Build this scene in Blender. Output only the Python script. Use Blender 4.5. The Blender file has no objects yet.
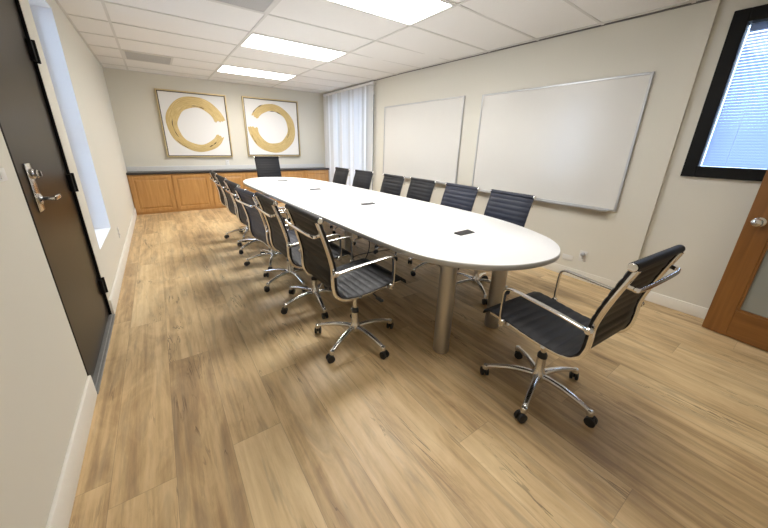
import bpy, bmesh, math, random
from mathutils import Vector, Matrix
random.seed(7)
sc = bpy.context.scene
col = sc.collection
PI = math.pi
R = math.radians

# ------------------------------------------------------------------ materials
def new_mat(name):
    m = bpy.data.materials.new(name); m.use_nodes = True
    nt = m.node_tree
    return m, nt, nt.nodes['Principled BSDF']

def mat(name, color, rough=0.5, metal=0.0, bump=0.0, bscale=200.0, var=0.0, vscale=3.0, spec=0.5, coat=0.0):
    m, nt, b = new_mat(name)
    b.inputs['Base Color'].default_value = (*color, 1)
    b.inputs['Roughness'].default_value = rough
    b.inputs['Metallic'].default_value = metal
    b.inputs['Specular IOR Level'].default_value = spec
    b.inputs['Coat Weight'].default_value = coat
    tc = nt.nodes.new('ShaderNodeTexCoord')
    if var > 0:
        n = nt.nodes.new('ShaderNodeTexNoise'); n.inputs['Scale'].default_value = vscale; n.inputs['Detail'].default_value = 4
        nt.links.new(tc.outputs['Object'], n.inputs['Vector'])
        r = nt.nodes.new('ShaderNodeMapRange')
        r.inputs[3].default_value = 1 - var; r.inputs[4].default_value = 1 + var
        nt.links.new(n.outputs['Fac'], r.inputs[0])
        mx = nt.nodes.new('ShaderNodeVectorMath'); mx.operation = 'SCALE'
        mx.inputs[0].default_value = color
        nt.links.new(r.outputs[0], mx.inputs['Scale'])
        nt.links.new(mx.outputs[0], b.inputs['Base Color'])
    if bump > 0:
        n2 = nt.nodes.new('ShaderNodeTexNoise'); n2.inputs['Scale'].default_value = bscale; n2.inputs['Detail'].default_value = 3
        nt.links.new(tc.outputs['Object'], n2.inputs['Vector'])
        bp = nt.nodes.new('ShaderNodeBump'); bp.inputs['Strength'].default_value = bump; bp.inputs['Distance'].default_value = 0.002
        nt.links.new(n2.outputs['Fac'], bp.inputs['Height'])
        nt.links.new(bp.outputs[0], b.inputs['Normal'])
    return m

def emit_mat(name, color, strength, power=0.6):
    """lit prismatic diffuser: luminous intensity falls off towards grazing angles"""
    m, nt, b = new_mat(name); L = nt.links
    b.inputs['Base Color'].default_value = (0.9, 0.9, 0.9, 1)
    b.inputs['Emission Color'].default_value = (*color, 1)
    g = nt.nodes.new('ShaderNodeNewGeometry'); d = nt.nodes.new('ShaderNodeVectorMath'); d.operation = 'DOT_PRODUCT'
    L.new(g.outputs['Incoming'], d.inputs[0]); L.new(g.outputs['Normal'], d.inputs[1])
    p = nt.nodes.new('ShaderNodeMath'); p.operation = 'ABSOLUTE'; L.new(d.outputs['Value'], p.inputs[0])
    q = nt.nodes.new('ShaderNodeMath'); q.operation = 'POWER'; L.new(p.outputs[0], q.inputs[0]); q.inputs[1].default_value = power
    r = nt.nodes.new('ShaderNodeMath'); r.operation = 'MULTIPLY'; L.new(q.outputs[0], r.inputs[0]); r.inputs[1].default_value = strength
    L.new(r.outputs[0], b.inputs['Emission Strength'])
    return m

def glass_mat(name, tint=(0.95, 0.98, 1.0), rough=0.0):
    m = bpy.data.materials.new(name); m.use_nodes = True
    nt = m.node_tree; nt.nodes.remove(nt.nodes['Principled BSDF'])
    out = nt.nodes['Material Output']
    t = nt.nodes.new('ShaderNodeBsdfTransparent'); t.inputs[0].default_value = (*tint, 1)
    g = nt.nodes.new('ShaderNodeBsdfGlossy'); g.inputs['Roughness'].default_value = rough
    fr = nt.nodes.new('ShaderNodeFresnel'); fr.inputs[0].default_value = 1.45
    mx = nt.nodes.new('ShaderNodeMixShader')
    nt.links.new(fr.outputs[0], mx.inputs[0]); nt.links.new(t.outputs[0], mx.inputs[1]); nt.links.new(g.outputs[0], mx.inputs[2])
    nt.links.new(mx.outputs[0], out.inputs[0])
    return m

def math_node(nt, op, a, b=None, c=None):
    n = nt.nodes.new('ShaderNodeMath'); n.operation = op
    for i, v in enumerate((a, b, c)):
        if v is None: continue
        if isinstance(v, (int, float)): n.inputs[i].default_value = v
        else: nt.links.new(v, n.inputs[i])
    return n.outputs[0]

def floor_mat():
    m, nt, b = new_mat('plank_floor')
    L = nt.links
    tc = nt.nodes.new('ShaderNodeTexCoord')
    sp = nt.nodes.new('ShaderNodeSeparateXYZ'); L.new(tc.outputs['Object'], sp.inputs[0])
    PW, PL = 0.222, 1.45
    u = math_node(nt, 'DIVIDE', math_node(nt, 'SUBTRACT', sp.outputs[0], 0.345), PW)
    row = math_node(nt, 'FLOOR', u)
    wn = nt.nodes.new('ShaderNodeTexWhiteNoise'); wn.noise_dimensions = '1D'; L.new(row, wn.inputs['W'])
    off = math_node(nt, 'MULTIPLY', wn.outputs['Value'], 1.0)
    v = math_node(nt, 'ADD', math_node(nt, 'DIVIDE', sp.outputs[1], PL), off)
    seg = math_node(nt, 'FLOOR', v)
    cb = nt.nodes.new('ShaderNodeCombineXYZ'); L.new(row, cb.inputs[0]); L.new(seg, cb.inputs[1])
    wn2 = nt.nodes.new('ShaderNodeTexWhiteNoise'); wn2.noise_dimensions = '2D'; L.new(cb.outputs[0], wn2.inputs['Vector'])
    # per plank shifted coordinates
    sh = nt.nodes.new('ShaderNodeVectorMath'); sh.operation = 'SCALE'; L.new(wn2.outputs['Color'], sh.inputs[0]); sh.inputs['Scale'].default_value = 40
    ad = nt.nodes.new('ShaderNodeVectorMath'); ad.operation = 'ADD'; L.new(tc.outputs['Object'], ad.inputs[0]); L.new(sh.outputs[0], ad.inputs[1])
    def noise(sx, sy, detail, dist=0.0, rough=0.55):
        mp = nt.nodes.new('ShaderNodeMapping'); mp.inputs['Scale'].default_value = (sx, sy, 1)
        L.new(ad.outputs[0], mp.inputs[0])
        n = nt.nodes.new('ShaderNodeTexNoise'); n.inputs['Scale'].default_value = 1; n.inputs['Detail'].default_value = detail
        n.inputs['Distortion'].default_value = dist; n.inputs['Roughness'].default_value = rough
        L.new(mp.outputs[0], n.inputs['Vector']); return n.outputs['Fac']
    big = noise(6, 2.2, 4, 1.0, 0.6)
    band = noise(19, 0.65, 3, 0.9, 0.5)
    fine = noise(75, 5.0, 6, 0.8, 0.75)
    t = math_node(nt, 'MULTIPLY', wn2.outputs['Value'], 0.24)
    t = math_node(nt, 'ADD', t, math_node(nt, 'MULTIPLY', big, 0.62))
    t = math_node(nt, 'ADD', t, math_node(nt, 'MULTIPLY', band, 0.62))
    t = math_node(nt, 'ADD', t, math_node(nt, 'MULTIPLY', fine, 0.34))
    t = math_node(nt, 'SUBTRACT', t, 0.37)
    cr = nt.nodes.new('ShaderNodeValToRGB'); e = cr.color_ramp
    e.elements[0].position = 0.18; e.elements[0].color = (0.250, 0.170, 0.096, 1)
    e.elements[1].position = 0.82; e.elements[1].color = (0.78, 0.605, 0.350, 1)
    x = e.elements.new(0.38); x.color = (0.45, 0.302, 0.155, 1)
    x = e.elements.new(0.55); x.color = (0.63, 0.450, 0.238, 1)
    L.new(t, cr.inputs[0])
    # greyish brown heartwood patches
    mr = nt.nodes.new('ShaderNodeMapRange'); L.new(noise(11, 1.5, 4, 1.4, 0.6), mr.inputs[0]); mr.inputs[1].default_value = 0.50; mr.inputs[2].default_value = 0.72
    mr.inputs[3].default_value = 0.0; mr.inputs[4].default_value = 0.62
    mx = nt.nodes.new('ShaderNodeMix'); mx.data_type = 'RGBA'; L.new(mr.outputs[0], mx.inputs['Factor'])
    L.new(cr.outputs[0], mx.inputs['A']); mx.inputs['B'].default_value = (0.34, 0.250, 0.155, 1)
    # short dark mineral cracks: narrow iso-line of a stretched noise, only where a second noise allows it
    iso = math_node(nt, 'ABSOLUTE', math_node(nt, 'SUBTRACT', noise(16, 1.3, 3, 1.2, 0.6), 0.5))
    line = math_node(nt, 'LESS_THAN', iso, 0.014)
    ok = nt.nodes.new('ShaderNodeMapRange'); L.new(noise(7, 2.2, 2, 0.4), ok.inputs[0]); ok.inputs[1].default_value = 0.545; ok.inputs[2].default_value = 0.66
    ok.inputs[3].default_value = 0.0; ok.inputs[4].default_value = 0.62
    mx2 = nt.nodes.new('ShaderNodeMix'); mx2.data_type = 'RGBA'; L.new(math_node(nt, 'MULTIPLY', line, ok.outputs[0]), mx2.inputs['Factor'])
    L.new(mx.outputs['Result'], mx2.inputs['A']); mx2.inputs['B'].default_value = (0.11, 0.072, 0.045, 1)
    # joints
    fu = math_node(nt, 'FRACT', u); fv = math_node(nt, 'FRACT', v)
    du = math_node(nt, 'MINIMUM', fu, math_node(nt, 'SUBTRACT', 1.0, fu))
    dv = math_node(nt, 'MINIMUM', fv, math_node(nt, 'SUBTRACT', 1.0, fv))
    gu = math_node(nt, 'LESS_THAN', du, 0.0055); gv = math_node(nt, 'LESS_THAN', dv, 0.0008)
    g = math_node(nt, 'MULTIPLY', math_node(nt, 'MAXIMUM', gu, gv), 0.38)
    mx3 = nt.nodes.new('ShaderNodeMix'); mx3.data_type = 'RGBA'; L.new(g, mx3.inputs['Factor'])
    L.new(mx2.outputs['Result'], mx3.inputs['A']); mx3.inputs['B'].default_value = (0.15, 0.10, 0.065, 1)
    L.new(mx3.outputs['Result'], b.inputs['Base Color'])
    b.inputs['Roughness'].default_value = 0.42
    b.inputs['Specular IOR Level'].default_value = 0.4
    bp = nt.nodes.new('ShaderNodeBump'); bp.inputs['Strength'].default_value = 0.12; bp.inputs['Distance'].default_value = 0.002
    L.new(math_node(nt, 'SUBTRACT', fine, g), bp.inputs['Height']); L.new(bp.outputs[0], b.inputs['Normal'])
    return m

def wood_mat(name, c0, c1, scale=(3, 3, 30), rough=0.4, axis=None):
    m, nt, b = new_mat(name); L = nt.links
    tc = nt.nodes.new('ShaderNodeTexCoord')
    mp = nt.nodes.new('ShaderNodeMapping'); mp.inputs['Scale'].default_value = scale; L.new(tc.outputs['Object'], mp.inputs[0])
    n = nt.nodes.new('ShaderNodeTexNoise'); n.inputs['Scale'].default_value = 1; n.inputs['Detail'].default_value = 5; n.inputs['Distortion'].default_value = 0.7
    L.new(mp.outputs[0], n.inputs['Vector'])
    cr = nt.nodes.new('ShaderNodeValToRGB')
    cr.color_ramp.elements[0].position = 0.3; cr.color_ramp.elements[0].color = (*c0, 1)
    cr.color_ramp.elements[1].position = 0.72; cr.color_ramp.elements[1].color = (*c1, 1)
    L.new(n.outputs['Fac'], cr.inputs[0]); L.new(cr.outputs[0], b.inputs['Base Color'])
    b.inputs['Roughness'].default_value = rough
    return m

def gold_mat():
    m, nt, b = new_mat('gold_brush'); L = nt.links
    at = nt.nodes.new('ShaderNodeUVMap')
    mp = nt.nodes.new('ShaderNodeMapping'); mp.inputs['Scale'].default_value = (3.0, 16, 1); L.new(at.outputs[0], mp.inputs[0])
    n = nt.nodes.new('ShaderNodeTexNoise'); n.inputs['Scale'].default_value = 1; n.inputs['Detail'].default_value = 6; n.inputs['Roughness'].default_value = 0.7
    L.new(mp.outputs[0], n.inputs['Vector'])
    cr = nt.nodes.new('ShaderNodeValToRGB'); e = cr.color_ramp
    e.elements[0].position = 0.25; e.elements[0].color = (0.42, 0.29, 0.11, 1)
    e.elements[1].position = 0.75; e.elements[1].color = (0.80, 0.65, 0.36, 1)
    x = e.elements.new(0.5); x.color = (0.60, 0.44, 0.18, 1)
    L.new(n.outputs['Fac'], cr.inputs[0]); L.new(cr.outputs[0], b.inputs['Base Color'])
    b.inputs['Metallic'].default_value = 0.25; b.inputs['Roughness'].default_value = 0.5
    bp = nt.nodes.new('ShaderNodeBump'); bp.inputs['Strength'].default_value = 0.4; bp.inputs['Distance'].default_value = 0.003
    L.new(n.outputs['Fac'], bp.inputs['Height']); L.new(bp.outputs[0], b.inputs['Normal'])
    return m

def vent_mat():
    m, nt, b = new_mat('perforated_grey'); L = nt.links
    tc = nt.nodes.new('ShaderNodeTexCoord')
    mp = nt.nodes.new('ShaderNodeMapping'); mp.inputs['Scale'].default_value = (55, 55, 55); L.new(tc.outputs['Object'], mp.inputs[0])
    v = nt.nodes.new('ShaderNodeTexVoronoi'); v.inputs['Randomness'].default_value = 0.0; v.inputs['Scale'].default_value = 1; L.new(mp.outputs[0], v.inputs['Vector'])
    cr = nt.nodes.new('ShaderNodeValToRGB')
    cr.color_ramp.elements[0].position = 0.30; cr.color_ramp.elements[0].color = (0.09, 0.09, 0.09, 1)
    cr.color_ramp.elements[1].position = 0.36; cr.color_ramp.elements[1].color = (0.42, 0.42, 0.42, 1)
    L.new(v.outputs['Distance'], cr.inputs[0]); L.new(cr.outputs[0], b.inputs['Base Color'])
    b.inputs['Roughness'].default_value = 0.6
    return m

M = dict(
    wall=mat('wall_paint', (0.71, 0.68, 0.595), 0.85, bump=0.05, bscale=300, spec=0.2),
    ceil=mat('ceiling_tile', (0.79, 0.775, 0.755), 0.95, bump=0.25, bscale=160, var=0.02, vscale=60, spec=0.1),
    grid=mat('ceiling_grid_metal', (0.64, 0.625, 0.60), 0.7),
    shadeline=mat('shaded_wall_angle', (0.16, 0.15, 0.14), 0.8),  # shade line under the ceiling edge, painted as a dark bar
    base=mat('baseboard_paint', (0.80, 0.77, 0.70), 0.55),
    floor=floor_mat(),
    cable=mat('black_rubber', (0.012, 0.012, 0.013), 0.6),
    black=mat('black_plastic', (0.014, 0.014, 0.016), 0.45, bump=0.1),
    vinyl=mat('black_vinyl', (0.010, 0.010, 0.012), 0.50, bump=0.15, bscale=450, spec=0.28),
    navy=mat('dark_navy_vinyl', (0.011, 0.014, 0.028), 0.48, bump=0.15, bscale=450, spec=0.4),
    chrome=mat('polished_chrome', (0.80, 0.79, 0.78), 0.13, 1.0),
    castmetal=mat('cast_aluminium', (0.72, 0.71, 0.70), 0.22, 1.0),
    tabletop=mat('white_laminate', (0.90, 0.90, 0.895), 0.38, spec=0.4),
    rim=mat('grey_edge_band', (0.50, 0.485, 0.46), 0.45),
    steel=mat('brushed_steel', (0.46, 0.44, 0.41), 0.38, 0.85, bump=0.05, bscale=80),
    oak=wood_mat('honey_oak_vertical', (0.44, 0.220, 0.066), (0.56, 0.310, 0.108), (28, 28, 2.4), 0.38),
    oakh=wood_mat('honey_oak_horizontal', (0.42, 0.210, 0.062), (0.54, 0.298, 0.102), (2.4, 28, 28), 0.38),
    counter=mat('dark_counter_edge', (0.035, 0.030, 0.027), 0.35, var=0.3, vscale=90),
    splash=mat('pale_backsplash', (0.66, 0.66, 0.65), 0.3, var=0.05, vscale=60),
    doorblack=mat('dark_bronze_door', (0.020, 0.015, 0.010), 0.30, var=0.15, vscale=2, spec=0.16),
    blackmetal=mat('black_metal', (0.006, 0.006, 0.006), 0.7, spec=0.15),
    threshold=mat('threshold_metal', (0.32, 0.32, 0.31), 0.4, 0.7, var=0.15, vscale=30),
    doorwood=wood_mat('stained_door_wood', (0.175, 0.068, 0.014), (0.285, 0.122, 0.030), (26, 26, 1.6), 0.32),
    doorwoodh=wood_mat('stained_door_rail', (0.175, 0.068, 0.014), (0.285, 0.122, 0.030), (1.6, 1.6, 26), 0.32),
    frosted=mat('frosted_door_glass', (0.27, 0.28, 0.255), 0.14, var=0.12, vscale=2.2, spec=0.6),
    glass=glass_mat('window_glass'),
    whiteboard=mat('whiteboard_enamel', (0.72, 0.70, 0.655), 0.22, var=0.015, vscale=2, spec=0.5),
    alu=mat('satin_aluminium', (0.56, 0.56, 0.56), 0.38, 0.7),
    goldframe=mat('champagne_gold_frame', (0.62, 0.50, 0.28), 0.35, 0.6),
    liner=mat('dark_brown_liner', (0.05, 0.038, 0.022), 0.5),
    canvas=mat('white_canvas', (0.80, 0.79, 0.77), 0.8, bump=0.3, bscale=500),
    gold=gold_mat(),
    ink=mat('dark_brush_fleck', (0.05, 0.035, 0.015), 0.6),
    vent=vent_mat(),
    lamp=emit_mat('lit_diffuser', (1.0, 0.975, 0.935), 30.0),
    lampfill=emit_mat('fill_diffuser', (1.0, 0.975, 0.935), 10.0),
    lampframe=mat('white_light_frame', (0.75, 0.74, 0.72), 0.5),
    plate=mat('white_plastic', (0.74, 0.73, 0.70), 0.35),
    slot=mat('outlet_slot', (0.05, 0.05, 0.05), 0.5),
    greyplug=mat('grey_plug', (0.45, 0.46, 0.48), 0.4),
    winframe=mat('black_window_frame', (0.006, 0.006, 0.006), 0.5, spec=0.2),
    whitepaint=mat('white_reveal_paint', (0.82, 0.83, 0.85), 0.7),
    rail=mat('white_headrail', (0.78, 0.78, 0.77), 0.45),
    blindslat=mat('pale_blue_blind_slat', (0.40, 0.50, 0.70), 0.5),
    facade=mat('pale_blue_facade', (0.42, 0.52, 0.72), 0.7),
    ground=mat('grey_asphalt', (0.25, 0.25, 0.25), 0.9),
)
def vane_mat(name, base, trans, amount):
    m, nt, b = new_mat(name)
    b.inputs['Base Color'].default_value = (*base, 1); b.inputs['Roughness'].default_value = 0.6
    out = nt.nodes['Material Output']
    tr = nt.nodes.new('ShaderNodeBsdfTranslucent'); tr.inputs[0].default_value = (*trans, 1)
    mx = nt.nodes.new('ShaderNodeMixShader'); mx.inputs[0].default_value = amount
    nt.links.new(b.outputs[0], mx.inputs[1]); nt.links.new(tr.outputs[0], mx.inputs[2]); nt.links.new(mx.outputs[0], out.inputs[0])
    return m
M['vane'] = vane_mat('translucent_vane', (0.80, 0.80, 0.80), (0.80, 0.82, 0.86), 0.20)
M['vaneshade'] = vane_mat('shaded_vane', (0.66, 0.65, 0.63), (0.75, 0.75, 0.75), 0.06)  # shaded copy of the vane: shade put into a greyer, less translucent colour
M['blindslat'] = vane_mat('pale_blue_slat', (0.50, 0.60, 0.80), (0.58, 0.69, 0.90), 0.11)

# ------------------------------------------------------------------ mesh helpers
def finish(bm, name, m, parent=None, angle=35, loc=None):
    bmesh.ops.recalc_face_normals(bm, faces=bm.faces)
    me = bpy.data.meshes.new(name); bm.to_mesh(me); bm.free()
    mats = m if isinstance(m, (list, tuple)) else [m]
    for k in mats: me.materials.append(k)
    me.polygons.foreach_set('use_smooth', [True] * len(me.polygons))
    me.set_sharp_from_angle(angle=R(angle))
    o = bpy.data.objects.new(name, me); col.objects.link(o)
    if parent is not None: o.parent = parent
    if loc is not None: o.location = loc
    return o

def box(bm, x0, x1, y0, y1, z0, z1, bev=0.0, seg=2, mi=0):
    r = bmesh.ops.create_cube(bm, size=1.0)
    vs = r['verts']
    for v in vs:
        v.co = Vector((x0 + (v.co.x + .5) * (x1 - x0), y0 + (v.co.y + .5) * (y1 - y0), z0 + (v.co.z + .5) * (z1 - z0)))
    fs = list({f for v in vs for f in v.link_faces})
    for f in fs: f.material_index = mi
    if bev > 0:
        es = list({e for v in vs for e in v.link_edges})
        bmesh.ops.bevel(bm, geom=es, offset=bev, segments=seg, affect='EDGES', profile=0.5)

def cyl(bm, c, r, z0, z1, n=24, r2=None, axis='z', mi=0):
    r2 = r if r2 is None else r2
    a, b = [], []
    for i in range(n):
        t = 2 * PI * i / n
        for lst, rr, zz in ((a, r, z0), (b, r2, z1)):
            p = (rr * math.cos(t), rr * math.sin(t), zz)
            if axis == 'z': q = (c[0] + p[0], c[1] + p[1], c[2] + p[2])
            elif axis == 'x': q = (c[0] + p[2], c[1] + p[0], c[2] + p[1])
            else: q = (c[0] + p[1], c[1] + p[2], c[2] + p[0])
            lst.append(bm.verts.new(q))
    f = [bm.faces.new(a), bm.faces.new(b)]
    for i in range(n):
        f.append(bm.faces.new((a[i], a[(i + 1) % n], b[(i + 1) % n], b[i])))
    for k in f: k.material_index = mi

def lathe(bm, c, prof, n=24, axis='z', mi=0):
    rings = []
    for r, z in prof:
        ring = []
        for i in range(n):
            t = 2 * PI * i / n; p = (r * math.cos(t), r * math.sin(t), z)
            if axis == 'z': q = (c[0] + p[0], c[1] + p[1], c[2] + p[2])
            elif axis == 'x': q = (c[0] + p[2], c[1] + p[0], c[2] + p[1])
            else: q = (c[0] + p[1], c[1] + p[2], c[2] + p[0])
            ring.append(bm.verts.new(q))
        rings.append(ring)
    for a, b in zip(rings, rings[1:]):
        for i in range(n):
            f = bm.faces.new((a[i], a[(i + 1) % n], b[(i + 1) % n], b[i])); f.material_index = mi
    for ring in (rings[0], rings[-1]):
        f = bm.faces.new(ring); f.material_index = mi

def catmull(P, n=8, closed=False):
    P = [Vector(p) for p in P]; out = []
    N = len(P)
    rng = range(N if closed else N - 1)
    for i in rng:
        if closed: p0, p1, p2, p3 = P[i - 1], P[i], P[(i + 1) % N], P[(i + 2) % N]
        else: p0, p1, p2, p3 = P[max(i - 1, 0)], P[i], P[i + 1], P[min(i + 2, N - 1)]
        for k in range(n):
            t = k / n
            out.append(0.5 * ((2 * p1) + (p2 - p0) * t + (2 * p0 - 5 * p1 + 4 * p2 - p3) * t * t + (3 * p1 - p0 - 3 * p2 + p3) * t ** 3))
    if not closed: out.append(P[-1])
    return out

def sweep(bm, path, sec, side=None, scale=None, mi=0):
    """sweep a closed section (list of (a,b)) along path; a is measured along `side`, b along tangent x side"""
    path = [Vector(p) for p in path]; rings = []
    prev = None
    for i, p in enumerate(path):
        t = (path[min(i + 1, len(path) - 1)] - path[max(i - 1, 0)]).normalized()
        if side is not None: s = Vector(side)
        elif prev is None:
            s = Vector((0, 0, 1)) if abs(t.z) < 0.9 else Vector((1, 0, 0))
        else: s = prev
        s = (s - t * s.dot(t)).normalized(); prev = s
        nrm = t.cross(s)
        k = scale[i] if scale else 1.0
        ka, kb = k if isinstance(k, (tuple, list)) else (k, k)
        rings.append([bm.verts.new(p + s * (a * ka) + nrm * (b * kb)) for a, b in sec])
    n = len(sec)
    for a, b in zip(rings, rings[1:]):
        for i in range(n):
            f = bm.faces.new((a[i], a[(i + 1) % n], b[(i + 1) % n], b[i])); f.material_index = mi
    for ring in (rings[0], rings[-1]):
        f = bm.faces.new(ring); f.material_index = mi

def ell(a, b, n=10): return [(a * math.cos(2 * PI * i / n), b * math.sin(2 * PI * i / n)) for i in range(n)]
def rrect(a, b, r=0.3, n=3):
    """rounded rectangle section half-sizes a,b"""
    rr = min(a, b) * r * 2 if r < 0.5 else min(a, b); out = []
    for cx_, cy_, t0 in ((a - rr, b - rr, 0), (-a + rr, b - rr, 90), (-a + rr, -b + rr, 180), (a - rr, -b + rr, 270)):
        for k in range(n + 1):
            t = R(t0 + 90 * k / n); out.append((cx_ + rr * math.cos(t), cy_ + rr * math.sin(t)))
    return out

def prism(bm, pts, z0, z1, mi=0, mi_side=None, bev=0):
    a = [bm.verts.new((p[0], p[1], z0)) for p in pts]; b = [bm.verts.new((p[0], p[1], z1)) for p in pts]
    n = len(pts)
    f = bm.faces.new(a); f.material_index = mi
    f = bm.faces.new(b); f.material_index = mi
    for i in range(n):
        f = bm.faces.new((a[i], a[(i + 1) % n], b[(i + 1) % n], b[i])); f.material_index = mi if mi_side is None else mi_side

def panel(bm, us, vs, holes, x0, x1, axis):
    """wall slab between depth x0 and x1, cells from breakpoints us (horizontal), vs (z); holes = rectangles (u0,u1,v0,v1)"""
    def P(d, u, v): return (d, u, v) if axis == 'x' else (u, d, v)
    cache = {}
    def V(d, i, j):
        k = (d, i, j)
        if k not in cache: cache[k] = bm.verts.new(P(d, us[i], vs[j]))
        return cache[k]
    def solid(i, j):
        if i < 0 or j < 0 or i >= len(us) - 1 or j >= len(vs) - 1: return False
        u = (us[i] + us[i + 1]) / 2; v = (vs[j] + vs[j + 1]) / 2
        return not any(h[0] < u < h[1] and h[2] < v < h[3] for h in holes)
    for i in range(len(us) - 1):
        for j in range(len(vs) - 1):
            if not solid(i, j): continue
            for d in (x0, x1): bm.faces.new((V(d, i, j), V(d, i + 1, j), V(d, i + 1, j + 1), V(d, i, j + 1)))
            for di, dj, e in ((-1, 0, ((i, j), (i, j + 1))), (1, 0, ((i + 1, j), (i + 1, j + 1))), (0, -1, ((i, j), (i + 1, j))), (0, 1, ((i, j + 1), (i + 1, j + 1)))):
                if not solid(i + di, j + dj):
                    (a, b), (c, d2) = e
                    bm.faces.new((V(x0, a, b), V(x0, c, d2), V(x1, c, d2), V(x1, a, b)))

def thing(name, label, cat, loc=(0, 0, 0), rotz=0, group=None):
    o = bpy.data.objects.new(name, None); col.objects.link(o); o.empty_display_size = 0.1
    o.location = loc; o.rotation_euler = (0, 0, rotz)
    tag(o, label, cat, group); return o
def tag(o, label, cat, group=None):
    o['label'] = label; o['category'] = cat
    if group: o['group'] = group
    return o
def struct(o): o['kind'] = 'structure'; return o

# ------------------------------------------------------------------ dimensions (metres)
W, D, H = 4.049, 7.45, 2.459
WN = 4.08            # near part of the right wall sits 3 cm further out
YB = -0.66           # wall behind the camera
YJ = 0.8175
XG, Y0, T = 0.338, 2.790, 0.61

def dip(bm):
    for co_, no_ in (((2.8, 0, 0), (1, 0, 0)), ((0, 4.5, 0), (0, 1, 0)), ((0, 0.8, 0), (0, 1, 0)), ((0, 2.6, 0), (0, 1, 0))):
        bmesh.ops.bisect_plane(bm, geom=bm.verts[:] + bm.edges[:] + bm.faces[:], plane_co=co_, plane_no=no_)
    for v in bm.verts:
        a = min(max((v.co.x - 2.8) / 1.25, 0), 1.1); b = min(max((4.5 - v.co.y) / 3.7, 0), 1.0)
        v.co.z -= 0.055 * a * b
# ------------------------------------------------------------------ setting
bm = bmesh.new(); box(bm, -0.3, W + 0.3, YB - 1.6, D + 0.12, -0.12, 0.0); struct(finish(bm, 'floor', M['floor']))
bm = bmesh.new(); box(bm, -0.3, W + 0.3, YB - 1.6, D + 0.12, H, H + 0.12); dip(bm); struct(finish(bm, 'ceiling', M['ceil']))
# left wall: door opening and tall window recess
DY0, DY1, DZ = 1.965, 2.945, 2.22
WY0, WY1, WZ0, WZ1 = 3.185, 3.985, 0.485, 2.325
bm = bmesh.new()
panel(bm, [YB - 0.1, DY0, DY1, WY0, WY1, D + 0.1], [0, WZ0, DZ, WZ1, H], [(DY0, DY1, 0, DZ), (WY0, WY1, WZ0, WZ1)], -0.16, 0.0, 'x')
struct(finish(bm, 'wall_left', M['wall']))
bm = bmesh.new(); panel(bm, [0.0, W + 0.2], [0, H], [], D, D + 0.12, 'y'); struct(finish(bm, 'wall_far', M['wall']))
# right wall, far (thicker) part with window behind the vertical blind
VY0, VY1 = 5.32, 7.24
bm = bmesh.new(); panel(bm, [YJ, VY0, VY1, D], [0, 0.25, 2.32, H], [(VY0, VY1, 0.25, 2.32)], W, W + 0.2, 'x'); struct(finish(bm, 'wall_right', M['wall']))
NY0, NY1, NZ0, NZ1 = -0.52, 0.70, 1.165, 2.27
bm = bmesh.new(); panel(bm, [YB - 0.1, NY0, NY1, YJ], [0, NZ0, NZ1, H], [(NY0, NY1, NZ0, NZ1)], WN, WN + 0.17, 'x'); struct(finish(bm, 'wall_right_near', M['wall']))
# wall behind the camera with the doorway of the open wooden door, and the corridor beyond
HX = 3.765
bm = bmesh.new(); panel(bm, [0.0, HX - 0.93, HX, WN], [0, 2.15, H], [(HX - 0.93, HX, 0, 2.15)], YB - 0.1, YB, 'y'); struct(finish(bm, 'wall_back', M['wall']))
bm = bmesh.new()
box(bm, -0.16, W + 0.25, YB - 1.55, YB - 1.45, 0, H); box(bm, -0.16, 0, YB - 1.45, YB - 0.1, 0, H); box(bm, WN, WN + 0.17, YB - 1.45, YB - 0.1, 0, H)
struct(finish(bm, 'wall_corridor', M['wall']))

# baseboards
def baseboard(name, x0, x1, y0, y1, h):
    bm = bmesh.new(); box(bm, x0, x1, y0, y1, 0, h, 0.004, 2); return struct(finish(bm, name, M['base']))
baseboard('baseboard_left', 0, 0.014, YB, DY0, 0.135)
baseboard('baseboard_left_far', 0, 0.014, DY1 + 0.01, 7.14, 0.135)
baseboard('baseboard_right', W - 0.014, W, YJ, 7.14, 0.10)
baseboard('baseboard_right_near', WN - 0.014, WN, YB, YJ, 0.10)
baseboard('baseboard_back', 0.014, HX - 0.93, YB, YB + 0.014, 0.10)

# ceiling suspension grid: runners, cross tees and wall angle
bm = bmesh.new()
for k in range(4):
    x = XG + 1.22 * k
    if x < W - 0.02: box(bm, x - 0.012, x + 0.012, YB, D, H - 0.006, H + 0.002)
k = -5
while Y0 + T * k < D - 0.05:
    y = Y0 + T * k
    if y > YB + .05: box(bm, 0, W if y > YJ else WN, y - 0.012, y + 0.012, H - 0.005, H + 0.002)
    k += 1
dip(bm); struct(finish(bm, 'trim_1', M['grid']))
bm = bmesh.new()
box(bm, 0, 0.022, YB, D, H - 0.005, H + .001); box(bm, 0, W, D - 0.022, D, H - 0.005, H + .001); 
struct(finish(bm, 'trim_2', M['grid']))
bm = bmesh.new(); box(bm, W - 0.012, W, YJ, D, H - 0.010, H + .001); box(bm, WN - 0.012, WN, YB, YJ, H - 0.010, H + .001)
dip(bm); struct(finish(bm, 'trim_4', M['shadeline']))

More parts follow.
